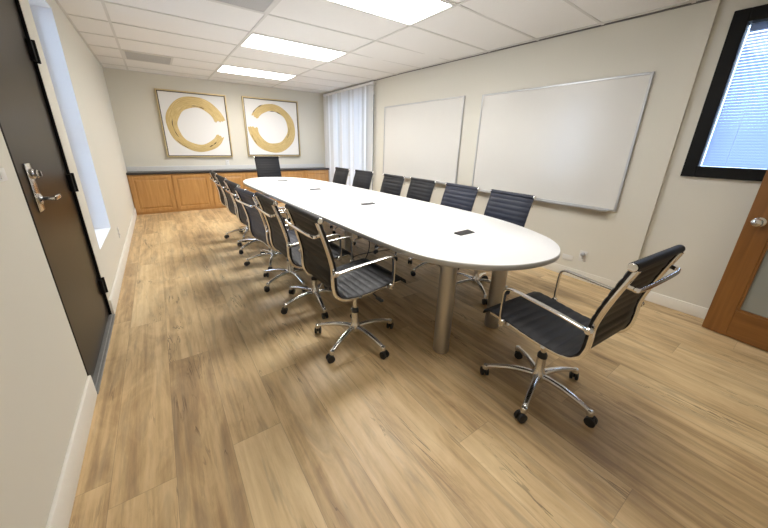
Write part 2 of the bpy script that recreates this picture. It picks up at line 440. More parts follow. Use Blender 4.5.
# left door (dark bronze, closed) : hinges on the far edge
bm = bmesh.new(); box(bm, -0.062, -0.018, DY0 + 0.028, DY1 - 0.006, 0.02, DZ - 0.008, 0.002, 1)
d1 = struct(finish(bm, 'door_1', M['doorblack']))
bm = bmesh.new()
box(bm, -0.075, -0.001, DY0, DY0 + 0.026, 0, DZ); box(bm, -0.075, -0.002, DY1 - 0.005, DY1, 0, DZ); box(bm, -0.075, -0.002, DY0, DY1, DZ - 0.006, DZ)
box(bm, -0.075, -0.062, DY0, DY0 + 0.03, 0, DZ); box(bm, -0.075, -0.062, DY1 - 0.03, DY1, 0, DZ)
finish(bm, 'door_frame', M['blackmetal'], d1)
bm = bmesh.new(); box(bm, -0.158, -0.15, DY0 - .02, DY1 + .02, 0, DZ + .02); finish(bm, 'outer_panel', M['blackmetal'], d1)
for z in (0.27, 1.045, 1.82):
    bm = bmesh.new()
    box(bm, -0.018, 0.004, DY1 - 0.045, DY1 + 0.028, z - 0.056, z + 0.056, 0.002, 1)
    cyl(bm, (0.006, DY1 + 0.004, 0), 0.009, z - 0.062, z + 0.062, 12)
    finish(bm, 'hinge', M['blackmetal'], d1)
bm = bmesh.new()
box(bm, -0.018, -0.011, 2.155, 2.235, 0.985, 1.215, 0.003, 2)
finish(bm, 'lock_plate', M['castmetal'], d1)
bm = bmesh.new()
lathe(bm, (-0.012, 2.195, 1.165), [(0.024, 0), (0.024, 0.01), (0.019, 0.016), (0.019, 0.024), (0.012, 0.027)], 20, 'x')
box(bm, 0.010, 0.026, 2.191, 2.199, 1.152, 1.178, 0.002, 1)
finish(bm, 'thumb_turn', M['chrome'], d1)
bm = bmesh.new()
lathe(bm, (-0.012, 2.195, 1.045), [(0.026, 0), (0.026, 0.008), (0.013, 0.014), (0.011, 0.055)], 20, 'x')
sweep(bm, catmull([(0.043, 2.19, 1.045), (0.046, 2.22, 1.046), (0.044, 2.27, 1.044), (0.036, 2.325, 1.040)], 6), rrect(0.011, 0.007, .4), (0, 0, 1))
finish(bm, 'lever_handle', M['chrome'], d1)
bm = bmesh.new(); box(bm, -0.10, 0.018, DY0, DY1 + .01, 0, 0.012, 0.003, 1); box(bm, -0.07, 0.004, DY0, DY1, 0.012, 0.020, 0.003, 1)
struct(finish(bm, 'trim_3', M['threshold']))

# window 1: tall recess in the left wall, glazed at its outer face
bm = bmesh.new()
e = 0.03
box(bm, -0.165, -0.135, WY0, WY0 + e, WZ0, WZ1); box(bm, -0.165, -0.135, WY1 - e, WY1, WZ0, WZ1)
box(bm, -0.165, -0.135, WY0 + e, WY1 - e, WZ0, WZ0 + e); box(bm, -0.165, -0.135, WY0 + e, WY1 - e, WZ1 - e, WZ1); box(bm, -0.163, -0.137, WY0 + e, WY1 - e, 1.36, 1.39)
w1 = struct(finish(bm, 'window_1', M['whitepaint']))
bm = bmesh.new(); box(bm, -0.153, -0.149, WY0 + e, WY1 - e, WZ0 + e, 1.36); box(bm, -0.153, -0.149, WY0 + e, WY1 - e, 1.39, WZ1 - e); finish(bm, 'pane', M['glass'], w1)
bm = bmesh.new()   # painted reveals and sill
t_ = 0.004
box(bm, -0.135, -0.001, WY1 - t_, WY1, WZ0, WZ1); box(bm, -0.135, -0.001, WY0, WY0 + t_, WZ0, WZ1); box(bm, -0.135, -0.001, WY0 + t_, WY1 - t_, WZ1 - t_, WZ1); box(bm, -0.135, -0.001, WY0 + t_, WY1 - t_, WZ0, WZ0 + t_)
finish(bm, 'window_reveal', M['whitepaint'], w1)

# window 2 behind the vertical blind
bm = bmesh.new()
for a, b in ((VY0, VY0 + .05), (VY1 - .05, VY1), (6.255, 6.305)): box(bm, W + 0.12, W + 0.17, a, b, 0.25, 2.32)
box(bm, W + 0.12, W + 0.17, VY0, VY1, 0.25, 0.30); box(bm, W + 0.12, W + 0.17, VY0, VY1, 2.27, 2.32)
w2 = struct(finish(bm, 'window_2', M['alu']))
bm = bmesh.new(); box(bm, W + 0.143, W + 0.148, VY0 + .05, 6.255, 0.30, 2.27); box(bm, W + 0.143, W + 0.148, 6.305, VY1 - .05, 0.30, 2.27); finish(bm, 'pane', M['glass'], w2)

# window 3: black framed, high on the near right wall
bm = bmesh.new()
fo = 0.085; xa, xb = WN - 0.03, WN + 0.10
Y0w, Y1w, Z0w, Z1w = NY0 - 0.02, NY1 + 0.02, NZ0 - 0.02, NZ1 + 0.02
for a, b, c, d in ((Y1w - fo, Y1w, Z0w, Z1w), (Y0w, Y0w + fo, Z0w, Z1w), (Y0w + fo, Y1w - fo, Z0w, Z0w + fo), (Y0w + fo, Y1w - fo, Z1w - fo, Z1w)):
    box(bm, xa, WN - 0.0005, a, b, c, d, 0.003, 1)
e = 0.06
for a, b, c, d in ((NY1 - e, NY1, NZ0, NZ1), (NY0, NY0 + e, NZ0, NZ1), (NY0 + e, NY1 - e, NZ0, NZ0 + e), (NY0 + e, NY1 - e, NZ1 - e, NZ1)):
    box(bm, WN - 0.0005, xb, a, b, c, d)
w3 = struct(finish(bm, 'window_3', M['winframe']))
bm = bmesh.new(); box(bm, WN + 0.03, WN + 0.035, NY0 + e, NY1 - e, NZ0 + e, NZ1 - e); finish(bm, 'pane', M['glass'], w3)

# open wooden door, leaf swung back along the right wall (local x runs from its free edge to its hinge edge)
dw = thing('door_2', 'x', 'door', (3.896, 0.259, 0.0), math.atan2(-0.349 * 0 - 0.989, -0.1446))
del dw['label']; del dw['category']; struct(dw)
DL, DH = 0.92, 2.12; st = 0.135; br = 0.225; tk = 0.022
bm = bmesh.new(); box(bm, 0, st, -tk, tk, 0.008, DH, 0.003, 1); finish(bm, 'door_stile', M['doorwood'], dw)
bm = bmesh.new(); box(bm, DL - st, DL, -tk, tk, 0.008, DH, 0.003, 1); finish(bm, 'door_stile', M['doorwood'], dw)
bm = bmesh.new(); box(bm, st, DL - st, -tk, tk, 0.008, br, 0.002, 1); finish(bm, 'bottom_rail', M['doorwoodh'], dw)
bm = bmesh.new(); box(bm, st, DL - st, -tk, tk, DH - 0.14, DH, 0.002, 1); finish(bm, 'top_rail', M['doorwoodh'], dw)
bm = bmesh.new(); box(bm, st, DL - st, -0.004, 0.004, br, DH - 0.14); finish(bm, 'glass_panel', M['frosted'], dw)
bm = bmesh.new()
for s in (-1, 1):
    y0, y1 = sorted((s * 0.004, s * 0.017))
    box(bm, st, st + 0.014, y0, y1, br, DH - 0.14); box(bm, DL - st - 0.014, DL - st, y0, y1, br, DH - 0.14); box(bm, st, DL - st, y0, y1, br, br + 0.014); box(bm, st, DL - st, y0, y1, DH - 0.154, DH - 0.14)
finish(bm, 'glazing_bead', M['doorwood'], dw)
for s in (-1, 1):
    bm = bmesh.new()
    lathe(bm, (0.066, s * tk, 0.885), [(0.034, 0), (0.033, s * 0.006), (0.014, s * 0.010), (0.013, s * 0.030), (0.026, s * 0.038), (0.030, s * 0.052), (0.025, s * 0.064), (0.010, s * 0.069)], 24, 'y')
    finish(bm, 'door_knob', M['chrome'], dw)

# outside, seen only through the blinds
bm = bmesh.new(); box(bm, -30, 30, -30, 40, -3.6, -3.5); struct(finish(bm, 'ground', M['ground']))
# ------------------------------------------------------------------ blinds
vb = thing('vertical_blind', 'white vertical vane blind hanging at the far end of the right wall', 'blind', (W - 0.055, 5.24, 0))
bm = bmesh.new(); box(bm, -0.03, 0.045, -0.01, 2.12, 2.385, 2.43, 0.004, 1); finish(bm, 'headrail', M['rail'], vb)
rnd = random.Random(5)
nv = 27
for i in range(nv):
    y = 0.03 + i * (2.06 / (nv - 1))
    a = R({0: 26, 5: 30, 6: -62, 13: 24, 14: -60, 19: 30, 25: 28}.get(i, -rnd.choice([5, 25, 45, 60, 15, 35, 70])) + rnd.uniform(-4, 4))
    bm = bmesh.new()
    hw = 0.044; n = 6; rings = []
    for zz in (0.06, 2.385):
        rg = []
        for s in range(n + 1):
            q = -hw + 2 * hw * s / n; c = 0.006 * (1 - (q / hw) ** 2)
            rg.append(bm.verts.new((q * math.sin(a) + c * math.cos(a), y + q * math.cos(a) - c * math.sin(a), zz)))
        rings.append(rg)
    for s in range(n): bm.faces.new((rings[0][s], rings[0][s + 1], rings[1][s + 1], rings[1][s]))
    finish(bm, 'vane', M['vaneshade' if i in (1, 2, 4, 9, 11, 16, 17, 21, 22, 24) else 'vane'], vb)

hb = thing('horizontal_blind', 'pale blue slatted blind inside the black framed window', 'blind', (WN + 0.075, 0, 0))
bm = bmesh.new(); box(bm, -0.02, 0.02, NY0 + e + .005, NY1 - e - .012, NZ1 - e - 0.05, NZ1 - e - 0.004, 0.003, 1); finish(bm, 'headrail', M['blindslat'], hb)
bm = bmesh.new()
z = NZ0 + e + 0.015
while z < NZ1 - e - 0.06:
    a = R(57); hw = 0.0125
    pts = [(-hw * math.cos(a), -hw * math.sin(a)), (0, 0.002), (hw * math.cos(a), hw * math.sin(a))]
    vs = [[bm.verts.new((p[0], yy, z + p[1])) for p in pts] for yy in (NY0 + e + .006, NY1 - e - .008)]
    for s in range(2): bm.faces.new((vs[0][s], vs[0][s + 1], vs[1][s + 1], vs[1][s]))
    z += 0.0205
finish(bm, 'slats', M['blindslat'], hb)
for yy in (0.50, 0.02, -0.38):
    bm = bmesh.new(); cyl(bm, (-0.014, yy, 0), 0.0012, NZ0 + e + .01, NZ1 - e - 0.05, 6); finish(bm, 'ladder_cord', M['rail'], hb)

# ------------------------------------------------------------------ ceiling lights and vents
def ceiling_light(k, label, lm='lamp'):
    x0, y0 = XG + 1.22, Y0 + T * k
    t = thing('ceiling_light', label, 'ceiling light', (x0 + 0.61, y0 + T / 2, H), 0, 'ceiling light panels')
    hx, hy = 0.598, 0.293
    bm = bmesh.new()
    for a, b, c, d in ((-hx, hx, -hy, -hy + .018), (-hx, hx, hy - .018, hy), (-hx, -hx + .018, -hy + .018, hy - .018), (hx - .018, hx, -hy + .018, hy - .018)):
        box(bm, a, b, c, d, -0.010, -0.0005, 0.002, 1)
    finish(bm, 'frame', M['lampframe'], t)
    bm = bmesh.new(); box(bm, -hx + .018, hx - .018, -hy + .018, hy - .018, -0.005, -0.0005); finish(bm, 'diffuser', M[lm], t)
ceiling_light(5, 'lit ceiling panel farthest away, near the paintings')
ceiling_light(2, 'lit ceiling panel, middle of the three in view')
ceiling_light(-1, 'nearest lit ceiling panel in view, cut by the top edge of the photo')
ceiling_light(-4, 'added dim fill panel, out of view above the near end of the table', 'lampfill')  # added unseen panel, brightens the near floor
def vent(x0, k, label):
    t = thing('ceiling_vent', label, 'vent', (x0, Y0 + T * k, H), 0, 'grey ceiling vents')
    s = 0.586
    bm = bmesh.new()
    for a, b, c, d in ((.012, s + .012, .012, .04), (.012, s + .012, s - .016, s + .012), (.012, .04, .04, s - .016), (s - .016, s + .012, .04, s - .016)):
        box(bm, a, b, c, d, -0.009, -0.0005, 0.002, 1)
    finish(bm, 'frame', M['grid'], t)
    bm = bmesh.new(); box(bm, .04, s - .016, .04, s - .016, -0.006, -0.0005); finish(bm, 'grille', M['vent'], t)
vent(XG, 5, 'grey perforated ceiling vent near the far left corner of the room')
vent(XG + 0.61, 0, 'grey perforated ceiling vent cut by the top edge of the photo')

# ------------------------------------------------------------------ whiteboards
def whiteboard(y0, y1, z0, z1, label):
    t = thing('whiteboard', label, 'whiteboard', (W, y0, z0), 0, 'whiteboards on the right wall')
    L, h = y1 - y0, z1 - z0; f = 0.02
    bm = bmesh.new(); box(bm, -0.014, -0.001, f * .5, L - f * .5, f * .5, h - f * .5); finish(bm, 'writing_surface', M['whiteboard'], t)
    for a, b, c, d in ((0, f, 0, h), (L - f, L, 0, h), (f, L - f, h - f, h), (f, L - f, 0, f)):
        bm = bmesh.new(); box(bm, -0.022, -0.001, a, b, c, d, 0.003, 1); finish(bm, 'frame_bar', M['alu'], t)
    bm = bmesh.new()
    box(bm, -0.085, -0.022, 0.06, L - 0.06, -0.004, 0.004, 0.002, 1); box(bm, -0.087, -0.081, 0.06, L - 0.06, -0.004, 0.014, 0.002, 1)
    finish(bm, 'marker_tray', M['alu'], t)
whiteboard(3.104, 4.948, 0.80, 1.985, 'wall whiteboard beside the vertical blind, the farther of two')
whiteboard(1.085, 2.815, 0.775, 1.965, 'wall whiteboard nearer the black framed window')

# ------------------------------------------------------------------ outlets and switch
def plate(name, label, loc, rotz, kind, group=None, hw=0.036, hh=0.058):
    """local: x across, z up, -y out of the wall"""
    t = thing(name, label, 'switch' if kind == 'switch' else 'outlet', loc, rotz, group)
    bm = bmesh.new(); box(bm, -hw, hw, -0.007, -0.0005, -hh, hh, 0.003, 2); finish(bm, 'cover_plate', M['plate'], t)
    if kind == 'duplex':
        for s in (-1, 1):
            bm = bmesh.new(); box(bm, -0.017, 0.017, -0.010, -0.006, s * 0.022 - 0.014, s * 0.022 + 0.014, 0.004, 2)
            o = finish(bm, 'socket', M['plate'], t)
            bm = bmesh.new(); box(bm, -0.008, -0.005, -0.0105, -0.0095, s * 0.022 - 0.005, s * 0.022 + 0.006); box(bm, 0.005, 0.008, -0.0105, -0.0095, s * 0.022 - 0.005, s * 0.022 + 0.006)
            finish(bm, 'slot', M['slot'], o)
    elif kind == 'switch':
        bm = bmesh.new(); box(bm, -hw * .5, hw * .5, -0.011, -0.006, -hh * .6, hh * .6, 0.002, 2); finish(bm, 'rocker', M['plate'], t)
    return t
plate('light_switch', 'pale light switch plate on the left wall before the dark door', (0, 1.79, 1.195), R(90), 'switch', None, 0.045, 0.024)
plate('wall_outlet', 'pale wall outlet low on the left wall past the tall window', (0, 4.40, 0.335), R(90), 'duplex', 'wall outlets')
plate('wall_outlet', 'pale wall outlet on the far wall just above the backsplash', (1.72, D, 0.90), 0, 'duplex', 'wall outlets')
plate('wall_outlet', 'wall outlet under the nearer whiteboard with a grey plug in it', (W, 1.27, 0.262), R(-90), 'duplex', 'wall outlets')
plate('blank_plate', 'blank wall plate beside the outlet with the plug', (W, 1.415, 0.205), R(-90), 'blank', None, 0.055, 0.03)
bm = bmesh.new(); lathe(bm, (W - 0.0105, 1.27, 0.284), [(0.021, 0), (0.021, -0.014), (0.016, -0.026), (0.007, -0.032)], 18, 'x')
tag(finish(bm, 'power_plug', M['greyplug']), 'round grey plug pushed into the outlet under the nearer whiteboard', 'plug')

# ------------------------------------------------------------------ cabinets along the far wall
CY = 7.15; CT = 0.725
cab_x = [(0.003, 1.318), (1.318, 2.655), (2.655, 3.945)]
labels = ['honey oak base cabinet with two doors against the left wall', 'honey oak base cabinet with two doors, middle of the three under the dark counter', 'honey oak base cabinet with two doors nearest the vertical blind']
for (xa, xb), lb in zip(cab_x, labels):
    t = thing('base_cabinet', lb, 'cabinet', (xa, CY, 0), 0, 'oak cabinets on the far wall')
    w = xb - xa
    bm = bmesh.new()
    box(bm, 0.0005, w - 0.0005, 0.02, D - CY - 0.002, 0.0, CT)
    finish(bm, 'carcass', M['oak'], t)
    for a, b in ((0.0005, 0.03), (w / 2 - 0.022, w / 2 + 0.022), (w - 0.03, w - 0.0005)):
        bm = bmesh.new(); box(bm, a, b, 0, 0.02, 0.0, CT); finish(bm, 'face_stile', M['oak'], t)
    for a, b in ((0.03, w / 2 - .022), (w / 2 + .022, w - .03)):
        for c, d in ((CT - 0.03, CT), (0, 0.05)):
            bm = bmesh.new(); box(bm, a, b, 0.001, 0.02, c, d); finish(bm, 'face_rail', M['oakh'], t)
    for a, b in ((0.018, w / 2 - 0.010), (w / 2 + 0.010, w - 0.018)):
        z0, z1 = 0.042, CT - 0.020; fr = 0.062
        bm = bmesh.new()
        box(bm, a, a + fr, -0.02, -0.0005, z0, z1, 0.003, 1); box(bm, b - fr, b, -0.02, -0.0005, z0, z1, 0.003, 1)
        box(bm, a + fr, b - fr, -0.02, -0.0005, z0, z0 + fr, 0.003, 1); box(bm, a + fr, b - fr, -0.02, -0.0005, z1 - fr, z1, 0.003, 1)
        o = finish(bm, 'door', M['oak'], t)
        bm = bmesh.new()
        # raised panel: sloped field
        i0, i1, j0, j1 = a + fr, b - fr, z0 + fr, z1 - fr; s = 0.035
        v = [bm.verts.new((x, -0.006, zz)) for x, zz in ((i0, j0), (i1, j0), (i1, j1), (i0, j1))]
        u = [bm.verts.new((x, -0.017, zz)) for x, zz in ((i0 + s, j0 + s), (i1 - s, j0 + s), (i1 - s, j1 - s), (i0 + s, j1 - s))]
        bm.faces.new(u)
        for q in range(4): bm.faces.new((v[q], v[(q + 1) % 4], u[(q + 1) % 4], u[q]))
        finish(bm, 'raised_panel', M['oak'], o, 15)
ct = thing('countertop', 'long dark edged countertop running over the oak cabinets', 'countertop', (0, CY, CT))
bm = bmesh.new(); box(bm, 0.002, 3.955, -0.03, D - CY - 0.002, 0.0005, 0.038, 0.003, 1); finish(bm, 'slab', M['counter'], ct)
bm = bmesh.new(); box(bm, 0.002, 3.955, D - CY - 0.022, D - CY - 0.002, 0.0385, 0.125, 0.002, 1); finish(bm, 'backsplash', M['splash'], ct)

# ------------------------------------------------------------------ paintings
def painting(x0, x1, z0, z1, a0, a1, label, flip):
    t = thing('framed_painting', label, 'painting', ((x0 + x1) / 2, D, (z0 + z1) / 2), 0, 'paired gold ring paintings')
    w, h = (x1 - x0) / 2, (z1 - z0) / 2
    def ring(bm, ow, oh, iw, ih, ya, yb, bev=0.003):
        box(bm, -ow, -iw, ya, yb, -oh, oh, bev, 1); box(bm, iw, ow, ya, yb, -oh, oh, bev, 1); box(bm, -iw, iw, ya, yb, ih, oh, bev, 1); box(bm, -iw, iw, ya, yb, -oh, -ih, bev, 1)
    bm = bmesh.new(); ring(bm, w, h, w - 0.022, h - 0.022, -0.05, -0.001); finish(bm, 'frame', M['goldframe'], t)
    bm = bmesh.new(); ring(bm, w - 0.022, h - 0.022, w - 0.037, h - 0.037, -0.036, -0.001, 0.001); finish(bm, 'liner', M['liner'], t)
    bm = bmesh.new(); box(bm, -w + 0.037, w - 0.037, -0.032, -0.002, -h + 0.037, h - 0.037); finish(bm, 'canvas', M['canvas'], t)
    bm = bmesh.new(); uv = bm.loops.layers.uv.new('UVMap')
    rr = random.Random(3 if flip else 8)
    N, K = 120, 8; ph = [rr.uniform(0, 6) for _ in range(6)]
    grid = []
    for i in range(N + 1):
        f = i / N; a = R(a0 + (a1 - a0) * f)
        wd = 0.085 + 0.018 * math.sin(3.0 * f + ph[0]) + 0.007 * math.sin(11 * f + ph[1])
        rc = 0.425 + 0.012 * math.sin(5 * f + ph[2])
        row = []
        for k in range(K + 1):
            s = k / K * 2 - 1
            da = 0.0
            if i == 0: da = -0.10 * rr.random()
            if i == N: da = 0.10 * rr.random()
            edge = 0.004 * math.sin(40 * f + k) * (abs(s) > .9)
            r_ = rc + wd * s + edge
            row.append((bm.verts.new((r_ * math.cos(a + da), -0.0335 - 0.004 * (1 - s * s), r_ * math.sin(a + da))), f * 5, k / K))
        grid.append(row)
    for i in range(N):
        for k in range(K):
            q = (grid[i][k], grid[i + 1][k], grid[i + 1][k + 1], grid[i][k + 1])
            fc = bm.faces.new([v[0] for v in q])
            for lp, v in zip(fc.loops, q): lp[uv].uv = (v[1], v[2])
    br = finish(bm, 'brush_ring', M['gold'], t, 60)
    def fleck(b0, b1, r0, wmax):
        bm = bmesh.new(); n = 20; top = []; bot = []
        for i in range(n + 1):
            f = i / n; a = R(b0 + (b1 - b0) * f); wd = wmax * math.sin(PI * f) ** 0.7 * (0.6 + 0.4 * math.sin(9 * f))
            top.append(bm.verts.new(((r0 + wd) * math.cos(a), -0.0392, (r0 + wd) * math.sin(a)))); bot.append(bm.verts.new(((r0 - wd) * math.cos(a), -0.0392, (r0 - wd) * math.sin(a))))
        for i in range(n):
            bm.faces.new((top[i], top[i + 1], bot[i + 1], bot[i]))
        bmesh.ops.remove_doubles(bm, verts=bm.verts, dist=1e-5)
        finish(bm, 'dark_fleck', M['ink'], br)
    for q in flip: fleck(*q)
painting(0.665, 1.842, 1.016, 2.213, 16, 332, 'gold brush ring painting open on its right side, left of the pair', [(165, 215, 0.405, 0.010), (60, 98, 0.352, 0.010), (292, 316, 0.43, 0.014), (215, 245, 0.47, 0.006)])
painting(2.150, 3.346, 1.030, 2.228, -178, 147, 'gold brush ring painting open on its left side, right of the pair', [(112, 146, 0.505, 0.012), (-35, 8, 0.355, 0.008), (55, 100, 0.350, 0.012), (-165, -140, 0.50, 0.008)])

# ------------------------------------------------------------------ table
TZ = 0.72
outline = [(2.30, .80), (2.127, .825), (2.0, .874), (1.875, .955), (1.752, 1.095), (1.69, 1.24), (1.655, 1.434), (1.640, 1.70), (1.630, 2.1), (1.617, 2.6), (1.600, 3.1), (1.586, 3.6), (1.573, 4.1), (1.563, 4.6), (1.553, 5.05), (1.563, 5.37), (1.63, 5.63), (1.74, 5.82), (1.92, 5.96), (2.12, 6.0), (2.32, 5.94), (2.58, 5.72), (2.74, 5.42), (2.82, 5.0), (2.88, 4.4), (2.93, 3.8), (2.97, 3.1), (2.995, 2.55), (3.005, 2.15), (2.995, 1.85), (2.955, 1.55), (2.88, 1.29), (2.765, 1.05), (2.66, .935), (2.527, .85), (2.41, .81)]
pl = [Vector((x, y, 0)) for x, y in outline]
for _ in range(1):
    pl = [(pl[i - 1] + 4 * pl[i] + pl[(i + 1) % len(pl)]) / 6 * 1.0 for i in range(len(pl))]
pl = catmull(pl, 6, True)
tb = thing('conference_table', 'long white conference table with rounded ends and cylindrical steel legs', 'table', (2.26, 3.4, 0))
bm = bmesh.new()
c0 = Vector((2.26, 3.4, 0))
def inset(p, d):
    out = []
    n = len(p)
    for i in range(n):
        t = (p[(i + 1) % n] - p[i - 1]).normalized(); nrm = Vector((t.y, -t.x, 0))
        if nrm.dot(p[i] - c0) < 0: nrm = -nrm
        out.append(p[i] - nrm * d)
    return out
p_in = inset(pl, 0.003)
rings = []
for pts, z in ((p_in, TZ - 0.034), (pl, TZ - 0.031), (pl, TZ - 0.003), (p_in, TZ)):
    rings.append([bm.verts.new((q.x - c0.x, q.y - c0.y, z)) for q in pts])
n = len(pl)
for a, b in zip(rings, rings[1:]):
    for i in range(n):
        f = bm.faces.new((a[i], a[(i + 1) % n], b[(i + 1) % n], b[i])); f.material_index = 1
f = bm.faces.new(rings[0]); f.material_index = 1
f = bm.faces.new(rings[-1]); f.material_index = 0
finish(bm, 'tabletop', [M['tabletop'], M['rim']], tb, 50)
for y, xs in ((1.21, (1.894, 2.458)), (3.40, (1.95, 2.40)), (5.30, (1.90, 2.42))):
    for x in xs:
        bm = bmesh.new(); lathe(bm, (x - c0.x, y - c0.y, 0), [(0.050, 0.0), (0.050, 0.008), (0.054, 0.008), (0.054, TZ - 0.050), (0.075, TZ - 0.044), (0.075, TZ - 0.0345)], 32)
        finish(bm, 'leg', M['steel'], tb)
for (x, y), rz in zip([(2.305, 1.453), (2.305, 2.785), (2.255, 4.075), (2.18, 5.25)], (2, 2, 2, 2)):
    bm = bmesh.new()
    sx, sy = 0.082, 0.034
    v = [(-sx, -sy), (sx, -sy), (sx, sy), (-sx, sy)]
    a = [bm.verts.new((p[0], p[1], 0.0005)) for p in v]
    b = [bm.verts.new((p[0] * .94, p[1] * .9, 0.012 if p[1] > 0 else 0.006)) for p in v]
    bm.faces.new(a); bm.faces.new(b)
    for i in range(4): bm.faces.new((a[i], a[(i + 1) % 4], b[(i + 1) % 4], b[i]))
    o = finish(bm, 'power_flap', M['black'], tb, 20); o.location = (x - c0.x, y - c0.y, TZ); o.rotation_euler.z = R(rz)
# power box and cord under the table
bm = bmesh.new()
box(bm, -0.16, 0.16, -0.10, 0.10, TZ - 0.13, TZ - 0.035, 0.006, 2)
o = finish(bm, 'power_box', M['black'], tb); o.location = (2.30 - c0.x, 2.785 - c0.y, 0)
bm = bmesh.new()
sweep(bm, catmull([(2.25, 2.74, 0.60), (2.24, 2.72, 0.45), (2.27, 2.70, 0.28), (2.24, 2.75, 0.10), (2.20, 2.90, 0.006), (2.30, 3.10, 0.006), (2.50, 3.15, 0.006), (2.9, 3.10, 0.006), (3.4, 3.02, 0.006), (3.95, 3.0, 0.006)], 8), ell(0.005, 0.005, 8))
bmesh.ops.translate(bm, vec=-c0, verts=bm.verts); finish(bm, 'power_cord', M['cable'], tb)

# ------------------------------------------------------------------ chairs
def chair_profile(tall):
    top = [(-0.262, 0.58), (-0.262, 0.64), (-0.275, 0.71), (-0.300, 0.80), (-0.323, 0.87), (-0.345, 0.935)] if not tall else \
          [(-0.262, 0.58), (-0.262, 0.65), (-0.280, 0.75), (-0.315, 0.87), (-0.350, 0.98), (-0.372, 1.055)]
    return [(0.258, 0.438), (0.246, 0.460), (0.205, 0.473), (0.09, 0.463), (-0.05, 0.448), (-0.15, 0.447), (-0.205, 0.457), (-0.242, 0.484), (-0.258, 0.525)] + top

def make_chair(name, tall=False, vinyl='vinyl'):
    root = thing(name, 'x', 'chair')
    prof = [Vector((0, y, z)) for y, z in chair_profile(tall)]
    path = catmull(prof, 24)
    # arc length, split at bend
    s = [0.0]
    for a, b in zip(path, path[1:]): s.append(s[-1] + (b - a).length)
    split = next(i for i, p in enumerate(path) if p.y < -0.245 and p.z > 0.485)
    def sling(lo, hi, parent, nm):
        bm = bmesh.new(); rows = []
        pitch = 0.047; hwid = 0.231
        pr_ = [path[lo]]; ss = [s[lo]]
        step = 0.0058; nxt = s[lo] + step
        for i in range(lo, hi):
            while nxt <= s[i + 1]:
                f = (nxt - s[i]) / (s[i + 1] - s[i]); pr_.append(path[i].lerp(path[i + 1], f)); ss.append(nxt); nxt += step
        for i, p in enumerate(pr_):
            t = (pr_[min(i + 1, len(pr_) - 1)] - pr_[max(i - 1, 0)]).normalized()
            nn = Vector((1, 0, 0)).cross(t)      # points to the sitter / up
            puff = abs(math.sin(PI * ss[i] / pitch)) ** 0.6
            th = 0.0050 + 0.0038 * puff
            row = []
            for x, k in ((-hwid, .25), (-hwid + .006, .8), (-0.12, 1), (0, 1), (0.12, 1), (hwid - .006, .8), (hwid, .25)):
                row.append(bm.verts.new(p + Vector((x, 0, 0)) + nn * (th * k)))
            for x, k in reversed(((-hwid, .25), (-hwid + .006, .8), (-0.12, 1), (0, 1), (0.12, 1), (hwid - .006, .8), (hwid, .25))):
                row.append(bm.verts.new(p + Vector((x, 0, 0)) - nn * (th * k)))
            rows.append(row)
        m = len(rows[0])
        for a, b in zip(rows, rows[1:]):
            for i in range(m): bm.faces.new((a[i], a[(i + 1) % m], b[(i + 1) % m], b[i]))
        bm.faces.new(rows[0]); bm.faces.new(rows[-1])
        return finish(bm, nm, M[vinyl], parent, 50)
    sling(0, split, root, 'seat')
    bk = sling(split, len(path) - 1, root, 'backrest')
    tp = path[-1]
    bm = bmesh.new(); lathe(bm, (0, tp.y, tp.z), [(0.015, -0.232), (0.0185, -0.228), (0.0185, 0.228), (0.015, 0.232)], 16, 'x'); finish(bm, 'head_roll', M[vinyl], bk)
    for q in (-1, 1):
        bm = bmesh.new(); lathe(bm, (q * 0.231, tp.y, tp.z), [(0.0165, 0), (0.017, q * 0.004), (0.015, q * 0.008), (0.006, q * 0.009)], 16, 'x'); o = finish(bm, 'end_cap', M['chrome'], bk); o['label'] = 'round chrome end cap'
    # side frames
    for q in (-1, 1):
        bm = bmesh.new()
        fp = []
        for i in list(range(44, len(path) - 6, 4)) + [len(path) - 4]:
            t = (path[i + 1] - path[i - 1]).normalized()
            fp.append(path[i] + Vector((1, 0, 0)).cross(t) * 0.0125 + Vector((q * 0.2140, 0, 0)))
        sweep(bm, fp, rrect(0.0105, 0.0115, .35, 2), (1, 0, 0)); finish(bm, 'side_frame', M['chrome'], root, 40)
    # armrests
    for q in (-1, 1):
        bm = bmesh.new(); x = q * 0.252
        pth = catmull([(q * 0.240, -0.276, 0.628), (x, -0.246, 0.636), (x, -0.14, 0.648), (x, 0.01, 0.658), (x, 0.090, 0.661), (x, 0.120, 0.648), (x, 0.128, 0.615), (x, 0.128, 0.54), (x, 0.126, 0.492), (q * 0.247, 0.122, 0.462)], 6)
        sweep(bm, pth, rrect(0.0125, 0.0055, .4, 2), (1, 0, 0)); lathe(bm, (q * 0.234, -0.272, 0.628), [(0.016, 0), (0.016, q * 0.016), (0.012, q * 0.022)], 14, 'x')
        box(bm, min(q * .236, q * .256), max(q * .236, q * .256), 0.108, 0.136, 0.440, 0.474, 0.004, 2)
        finish(bm, 'armrest', M['chrome'], root, 40)
    # rear handle
    bm = bmesh.new()
    zi = 0.855
    ph = min(path[split:], key=lambda p: abs(p.z - zi)); y0 = ph.y - 0.012
    sweep(bm, catmull([(-0.211, y0, zi), (-0.209, y0 - 0.026, zi - 0.004), (-0.190, y0 - 0.045, zi - 0.008), (0, y0 - 0.050, zi - 0.008), (0.190, y0 - 0.045, zi - 0.008), (0.209, y0 - 0.026, zi - 0.004), (0.211, y0, zi)], 6), rrect(0.010, 0.005, .4, 2), (0, 0, 1))
    finish(bm, 'back_handle', M['chrome'], root, 40)
    # lower back and seat spreaders
    bm = bmesh.new()
    for yy, zz in ((0.10, 0.452), (-0.10, 0.437)):
        sweep(bm, catmull([(-0.226, yy, zz - .002), (-0.16, yy, zz - 0.020), (0, yy, zz - 0.026), (0.16, yy, zz - 0.020), (0.226, yy, zz - .002)], 6), rrect(0.012, 0.007, .4, 2), (0, 1, 0))
